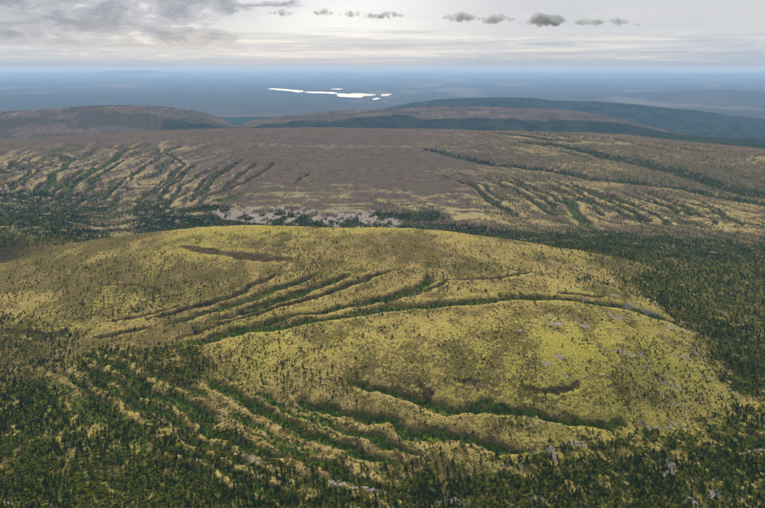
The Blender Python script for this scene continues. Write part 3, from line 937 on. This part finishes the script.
def leafy_geo(h, w, z0, count, size, seed, lobes=4):
    """leaf clumps spread through a few uneven masses"""
    rr = random.Random(seed)
    V, Fc = [], []
    L = []
    for q in range(lobes):
        a = rr.uniform(0, 6.28); d = w * rr.uniform(.15, .55)
        L.append((d * math.cos(a), d * math.sin(a), z0 + (h - z0) * rr.uniform(.3, .75), w * rr.uniform(.4, .65)))
    L.append((0, 0, z0 + (h - z0) * .68, w * .5))
    for q in range(count):
        lx, ly, lz, lr = L[q % len(L)]
        while True:
            p = Vector((rr.uniform(-1, 1), rr.uniform(-1, 1), rr.uniform(-1, 1)))
            if .3 < p.length < 1: break
        n = (p.normalized() + Vector((rr.uniform(-.7, .7), rr.uniform(-.7, .7), rr.uniform(-.2, .9)))).normalized()
        c = Vector((lx, ly, lz)) + Vector((p.x * lr, p.y * lr, p.z * lr * (h - z0) / (2.2 * w) * 1.1))
        c.z = max(c.z, .1)
        u = n.orthogonal().normalized(); v = n.cross(u)
        ang = rr.uniform(0, 6.28)
        u, v = u * math.cos(ang) + v * math.sin(ang), v * math.cos(ang) - u * math.sin(ang)
        s = size * rr.uniform(.6, 1.3)
        b = len(V)
        for uu, vv in ((-1, -.5), (.1, -.9), (1, -.1), (.5, .9), (-.6, .7)):
            V.append(tuple(c + u * uu * s + v * vv * s + n * rr.uniform(-.2, .2) * s))
        Fc.append((b, b + 1, b + 2, b + 3, b + 4))
    return V, Fc


SPR = []      # unit trees about 8 m tall
for k in range(6):
    h = [6.2, 6.8, 5.6, 7.4, 5.2, 6.0][k]; wd = [1.9, 1.6, 2.1, 1.8, 2.0, 1.5][k]
    SPR.append((mesh_from('spruce_trunk', *trunk_geo(h * .8, .17, seed=k), M_BRK), mesh_from('spruce_crown', *spruce_geo(h, wd, 40 + k), M_SPR)))
BIR = []
for k in range(5):
    h = [4.2, 4.8, 3.4, 3.9, 5.0][k]; wd = [1.9, 2.0, 1.9, 1.7, 2.2][k]
    BIR.append((mesh_from('birch_trunk', *trunk_geo(h * .75, .10, .3, k, 5), M_PBK), mesh_from('birch_crown', *leafy_geo(h, wd, h * .22, 90, .42, 60 + k), M_BIR)))
WIL = [mesh_from('willow_bush', *leafy_geo(1.5, 1.5, .0, 36, .42, 80 + k, 3), M_WIL) for k in range(4)]
SHR = [mesh_from('dwarf_shrub', *leafy_geo(.9, .9, .0, 16, .36, 90 + k, 2), M_SHR) for k in range(4)]


def rock_mesh(name, seed, mat):
    bm = bmesh.new()
    bmesh.ops.create_icosphere(bm, subdivisions=1, radius=1)
    rr = random.Random(seed)
    for v in bm.verts:
        v.co *= rr.uniform(.7, 1.2)
        v.co.z *= .65
    me = bpy.data.meshes.new(name); bm.to_mesh(me); bm.free()
    me.materials.append(mat)
    return me


RCK = [rock_mesh('boulder', k, M_ROCK) for k in range(5)]
WRCK = [rock_mesh('boulder', 20 + k, M_WROCK) for k in range(4)]

# ------------------------------------------------------------------ scatter
def candidates(r0, r1, cell, half=R(29.5)):
    xm = r1 * math.sin(half)
    gx, gy = np.meshgrid(np.arange(-xm, xm, cell), np.arange(r0 * math.cos(half), r1, cell))
    x = (gx + rng.uniform(-.5, .5, gx.shape) * cell).ravel(); y = (gy + rng.uniform(-.5, .5, gy.shape) * cell).ravel()
    r = np.hypot(x, y); a = np.arctan2(x, y)
    k = (r > r0) & (r <= r1) & (np.abs(a) < half)
    return x[k], y[k]


def pix(x, y, z):
    dx, dy, dz = x, y, z - H
    zc = dy * CP - dz * SP; yc = dy * SP + dz * CP
    return 382.5 + FPX * dx / zc, 254 - FPX * yc / zc


spr, bir, wil, shr = [], [], [], []
for r0, r1, cell in ((470, 1150, 3.0), (1150, 2300, 4.4), (2300, 3900, 5.6), (5000, 7200, 11.0)):
    x, y = candidates(r0, r1, cell)
    f = fields(x, y)
    z = look(GZ, x, y)
    u = rng.random(len(x))
    k = u < np.maximum(f['cover'] * .82, np.where(f['s'] > 11, f['woods'] * .8 * (f['s'] < 13.6), 0))
    kind = rng.random(len(x)) + (fbm(x, y, 45, 3, 131) - .5) * 1.4
    # more birch in open cover and in the channels, spruce in the dense woods
    isb = kind > .30 + .16 * sstep(f['cover'], .1, .8) * 1.0
    size = (.70 + .18 * sstep(f['cover'], .05, .7)) * rng.uniform(.7, 1.2, len(x)) * np.where((f['fell'] > .5) & (f['s'] > 8), 1.15, 1.0) * np.where(f['s'] > 11, 1.7, 1.0)
    for mask, lst in ((k & ~isb, spr), (k & isb, bir)):
        lst.append(np.stack([x[mask], y[mask], z[mask], size[mask], f['cover'][mask]], 1))
    if r1 < 2400:
        x, y = candidates(r0, min(r1, 2000), 2.6 if r1 < 1200 else 4.0)
        f = fields(x, y); z = look(GZ, x, y)
        u = rng.random(len(x))
        near = (f['s'] < 7)
        k = near & (u < (f['green'] * .55 + .10 * f['opening'] + .12 * sstep(f['cover'], .2, .5)))
        wil.append(np.stack([x[k], y[k], z[k], rng.uniform(.5, 1.1, k.sum()), f['cover'][k]], 1))
        pch = sstep(fbm(x, y, 20, 3, 141), .40, .66)
        k2 = near & ~k & (f['rock'] < .4) & (u < (.02 + .11 * pch) * (1 - .9 * f['sage'] * (f['lich'] > .5)))
        shr.append(np.stack([x[k2], y[k2], z[k2], rng.uniform(.5, 1.5, k2.sum()), f['cover'][k2]], 1))
spr, bir, wil, shr = [np.vstack(a) for a in (spr, bir, wil, shr)]


def instancer(name, pts, meshes, label, kind='stuff'):
    """many small plants as one mass"""
    me = bpy.data.meshes.new(name)
    n = len(pts)
    me.vertices.add(n)
    me.vertices.foreach_set('co', pts[:, :3].astype(np.float32).ravel())
    a = me.attributes.new('scl', 'FLOAT', 'POINT'); a.data.foreach_set('value', pts[:, 3].astype(np.float32))
    a = me.attributes.new('rot', 'FLOAT', 'POINT'); a.data.foreach_set('value', rng.uniform(0, 6.28, n).astype(np.float32))
    a = me.attributes.new('pick', 'INT', 'POINT'); a.data.foreach_set('value', rng.integers(0, len(meshes), n).astype(np.int32))
    o = bpy.data.objects.new(name, me); col.objects.link(o)
    ng = bpy.data.node_groups.new(name, 'GeometryNodeTree')
    ng.interface.new_socket('Geometry', in_out='INPUT', socket_type='NodeSocketGeometry')
    ng.interface.new_socket('Geometry', in_out='OUTPUT', socket_type='NodeSocketGeometry')
    N, L = ng.nodes, ng.links
    gi = N.new('NodeGroupInput'); go = N.new('NodeGroupOutput')
    iop = N.new('GeometryNodeInstanceOnPoints')
    join = N.new('GeometryNodeJoinGeometry')
    for k, mm in enumerate(meshes):
        src = bpy.data.objects.new(name + '_plant', mm)
        oi = N.new('GeometryNodeObjectInfo'); oi.inputs['Object'].default_value = src; oi.inputs['As Instance'].default_value = True
        L.new(oi.outputs['Geometry'], join.inputs[0])
    iop.inputs['Pick Instance'].default_value = True

    def named(nm, typ):
        nd = N.new('GeometryNodeInputNamedAttribute'); nd.data_type = typ; nd.inputs['Name'].default_value = nm
        return nd.outputs['Attribute']
    cmb = N.new('ShaderNodeCombineXYZ')
    L.new(named('rot', 'FLOAT'), cmb.inputs[2])
    L.new(gi.outputs[0], iop.inputs['Points'])
    L.new(join.outputs[0], iop.inputs['Instance'])
    L.new(named('pick', 'INT'), iop.inputs['Instance Index'])
    L.new(cmb.outputs[0], iop.inputs['Rotation'])
    L.new(named('scl', 'FLOAT'), iop.inputs['Scale'])
    L.new(iop.outputs[0], go.inputs[0])
    md = o.modifiers.new('plants', 'NODES'); md.node_group = ng
    return tag(o, label, kind=kind)


def joined(me_list, name):
    """trunk and crown as one mesh, for the mass of far trees"""
    V, Fc, mats, mi = [], [], [], []
    for q, me in enumerate(me_list):
        b = len(V)
        V += [tuple(v.co) for v in me.vertices]
        Fc += [tuple(b + i for i in p.vertices) for p in me.polygons]
        mi += [q] * len(me.polygons); mats.append(me.materials[0])
    me = bpy.data.meshes.new(name); me.from_pydata(V, [], Fc)
    for m in mats: me.materials.append(m)
    me.polygons.foreach_set('material_index', mi); me.update()
    return me


TENTHS = ('first', 'second', 'third', 'fourth', 'fifth', 'sixth', 'seventh', 'eighth', 'ninth', 'last')


def sector(px, py):
    row = 'on the very bottom edge' if py > 497 else 'one row up from the bottom edge' if py > 487 else 'a few rows up from the bottom edge'
    return '%s, %s tenth from the left' % (row, TENTHS[int(np.clip(px / 76.5, 0, 9))])


def individuals(pts, meshes, name, cat, count, words):
    """the nearest trees in view, each a tree of its own; returns the rest"""
    px, py = pix(pts[:, 0], pts[:, 1], pts[:, 2] + 2)
    inv = (px > 2) & (px < 763) & (py < 506)
    order = np.argsort(np.where(inv, np.hypot(pts[:, 0], pts[:, 1]) - 30 * pts[:, 3], 1e9))[:count]
    for q in order:
        x, y, z, s, c = pts[q]
        v = int(rng.integers(0, len(meshes)))
        tm, cm = meshes[v]
        root = bpy.data.objects.new(name, None)
        root.empty_display_size = .5
        col.objects.link(root)
        root.location = (x, y, z); root.rotation_euler = (0, 0, rng.uniform(0, 6.28)); root.scale = (s, s, s)
        where = sector(px[q], py[q])
        big = words[0] if s > .80 else words[1]
        tag(root, '%s %s' % (big, where), cat, '%s %s' % (words[2], where))
        for nm, me in (('trunk', tm), ('crown', cm)):
            o = bpy.data.objects.new(nm, me); col.objects.link(o); o.parent = root
    keep = np.ones(len(pts), bool); keep[order] = False
    return pts[keep]


spr_rest = individuals(spr, SPR, 'spruce_tree', 'spruce', 300, ('tall dark spruce', 'short dark spruce', 'spruces'))
bir_rest = individuals(bir, BIR, 'birch_tree', 'birch', 300, ('larger green birch', 'small green birch', 'birches'))
instancer('spruce_forest', spr_rest, [joined(p, 'spruce') for p in SPR], 'dark spruce forest filling the slopes, valley and hollows')
instancer('birch_wood', bir_rest, [joined(p, 'birch') for p in BIR], 'light green mountain birches scattered over hill and valley')
instancer('willow_scrub', wil, WIL, 'green willow scrub lining the meltwater channels')
instancer('dwarf_shrub_cover', shr, SHR, 'dark dwarf shrubs dotted over the lichen heath')

# ------------------------------------------------------------------ blocks of bare rock
def scatter_rocks():
    pts = []
    for P, hw, a in ROCK:
        L = np.hypot(*np.diff(P, axis=0).T).sum()
        n = int(np.clip(L * hw * .22 * a, 10, 160))
        for q in range(n):
            t = random.random() * (len(P) - 1); i = min(int(t), len(P) - 2)
            c = P[i] + (P[i + 1] - P[i]) * (t - i)
            pts.append((c[0] + random.gauss(0, hw * .6), c[1] + random.gauss(0, hw * .6), random.uniform(.3, 1.0) * (1.6 if random.random() < .12 else 1)))
    x, y = candidates(1500, 2350, 6.0, R(12))
    f = fields(x, y)
    k = (f['rock'] > .35) & (rng.random(len(x)) < .45)
    for a, b in zip(x[k], y[k]): pts.append((a, b, random.uniform(.8, 2.2)))
    p = np.array(pts)
    z = ground_z(p[:, 0], p[:, 1])
    return np.stack([p[:, 0], p[:, 1], z + .1, p[:, 2]], 1)


instancer('boulder_scree', scatter_rocks(), RCK, 'pale grey scree and loose blocks in bare patches of the woods')

# the white heap of blocks beside the front channel
hx, hy = cast(428.5, 384.5)
for q in range(11):
    a = random.uniform(0, 6.28); d = abs(random.gauss(0, 1)) * 3.2
    x, y = hx + d * math.cos(a) * .8, hy + d * math.sin(a) * 1.8
    s = random.uniform(.4, 1.0)
    o = bpy.data.objects.new('boulder', WRCK[q % 4]); col.objects.link(o)
    o.location = (x, y, float(ground_z([x], [y])[0]) + s * .25)
    o.rotation_euler = (random.uniform(-.3, .3), random.uniform(-.3, .3), random.uniform(0, 6.28))
    o.scale = (s, s * random.uniform(.7, 1.2), s)
    tag(o, 'white boulder in the heap beside the front channel on the dome', 'boulder', 'white boulders heaped on the dome')

# ------------------------------------------------------------------ small dark clouds
def cloud_material():
    m = bpy.data.materials.new('cloud_vapour')
    m.use_nodes = True
    t = NT(m.node_tree)
    t.n.clear()
    out = t.node('ShaderNodeOutputMaterial')
    pv = t.node('ShaderNodeVolumePrincipled')
    pv.inputs['Color'].default_value = (.80, .85, .875, 1)
    geo = t.node('ShaderNodeNewGeometry')
    n = t.noise(geo.outputs['Position'], 1 / 130, 5, .7)
    t.l.new(t.mul(t.step(n, .32, .62), .0075), pv.inputs['Density'])
    t.l.new(pv.outputs[0], out.inputs['Volume'])
    return m


M_CLD = cloud_material()
CLOUDS = [  # centre px, half width, half height, label
    (284, 13.2, 8, 2.6, 'small ragged cloud at the tip of the long grey cloud arm'),
    (323.5, 12.6, 8.5, 3.2, 'small dark oval cloud alone left of the broken group'),
    (352, 14.0, 10, 3.6, 'broken dark cloud with a lumpy top over the lakes'),
    (372, 17.3, 6, 2.4, 'tiny low cloud between two larger dark ones'),
    (390, 15.6, 13, 4.2, 'dark flat-based cloud at the right end of the middle group'),
    (461, 18.2, 15, 5.0, 'dark double-humped cloud, first of the right row'),
    (496, 19.8, 15, 5.6, 'soft grey domed cloud, second of the right row'),
    (544, 21.5, 19, 7.0, 'largest grey cloud of the right row, triangular top'),
    (590, 22.0, 13, 4.8, 'pale grey cloud right of the largest cloud'),
    (618, 22.0, 8, 4.6, 'compact grey cloud near the right end of the row'),
    (637, 25.0, 3, 1.3, 'tiny cloud wisp at the right end of the row'),
]
CD = 20000.0
for k, (px, py, hw, hh, lab) in enumerate(CLOUDS):
    hw = hw * 1.25 + 1.0; hh = max(hh * 1.15, 2.6 if hh < 2 else 4.2)
    a, s = ray(px, py)
    c = Vector((CD * math.sin(a), CD * math.cos(a), H + s * CD))
    mpp = CD / FPX
    rr = random.Random(300 + k)
    bm = bmesh.new()
    nb = max(9, int(hw * 1.6))
    for q in range(nb):
        u = rr.uniform(-1, 1)
        env = (1 - abs(u) ** 1.7)
        rad = hh * mpp * (.30 + .62 * env) * rr.uniform(.45, 1.0)
        vz = rr.uniform(-.45, .75) * env * hh * mpp * .75
        tmp = bmesh.ops.create_icosphere(bm, subdivisions=2, radius=rad)
        off = Vector((u * hw * mpp * .92, rr.uniform(-.4, .4) * hw * mpp, vz))
        for v in tmp['verts']:
            v.co.z *= .8
            v.co += off
    me = bpy.data.meshes.new('cloud'); bm.to_mesh(me); bm.free()
    me.materials.append(M_CLD)
    o = bpy.data.objects.new('cloud', me); col.objects.link(o)
    o.location = c; o.rotation_euler = (0, 0, -a)
    md = o.modifiers.new('merge', 'REMESH'); md.mode = 'VOXEL'; md.voxel_size = max(12.0, hh * mpp * .14)
    tag(o, lab, 'cloud', 'small dark clouds in a row')

# ------------------------------------------------------------------ haze
def haze():
    zmax = max(float(GZ.max()), H) + 4.0
    zmin = float(GZ.min()) - 1.5
    x0, x1, y0, y1 = float(GX.min()) - 50, float(GX.max()) + 50, -400.0, 205000.0
    V = [(x, y, z) for z in (zmin, zmax) for x, y in ((x0, y0), (x1, y0), (x1, y1), (x0, y1))]
    Fc = [(3, 2, 1, 0), (4, 5, 6, 7), (0, 1, 5, 4), (1, 2, 6, 5), (2, 3, 7, 6), (3, 0, 4, 7)]
    m = bpy.data.materials.new('haze_air'); m.use_nodes = True
    t = NT(m.node_tree); t.n.clear()
    out = t.node('ShaderNodeOutputMaterial'); pv = t.node('ShaderNodeVolumePrincipled')
    pv.inputs['Color'].default_value = (.25, .48, .92, 1)
    pv.inputs['Absorption Color'].default_value = (.52, .33, .0, 1)
    pv.inputs['Density'].default_value = 3.6e-5
    pv.inputs['Anisotropy'].default_value = .1
    t.l.new(pv.outputs[0], out.inputs['Volume'])
    me = mesh_from('haze', V, Fc, m)
    o = bpy.data.objects.new('haze', me); col.objects.link(o)
    tag(o, 'pale blue haze lying over the country', kind='stuff')


haze()
print('trees', len(spr), len(bir), 'bushes', len(wil), len(shr), 'sheet', NA * NR)
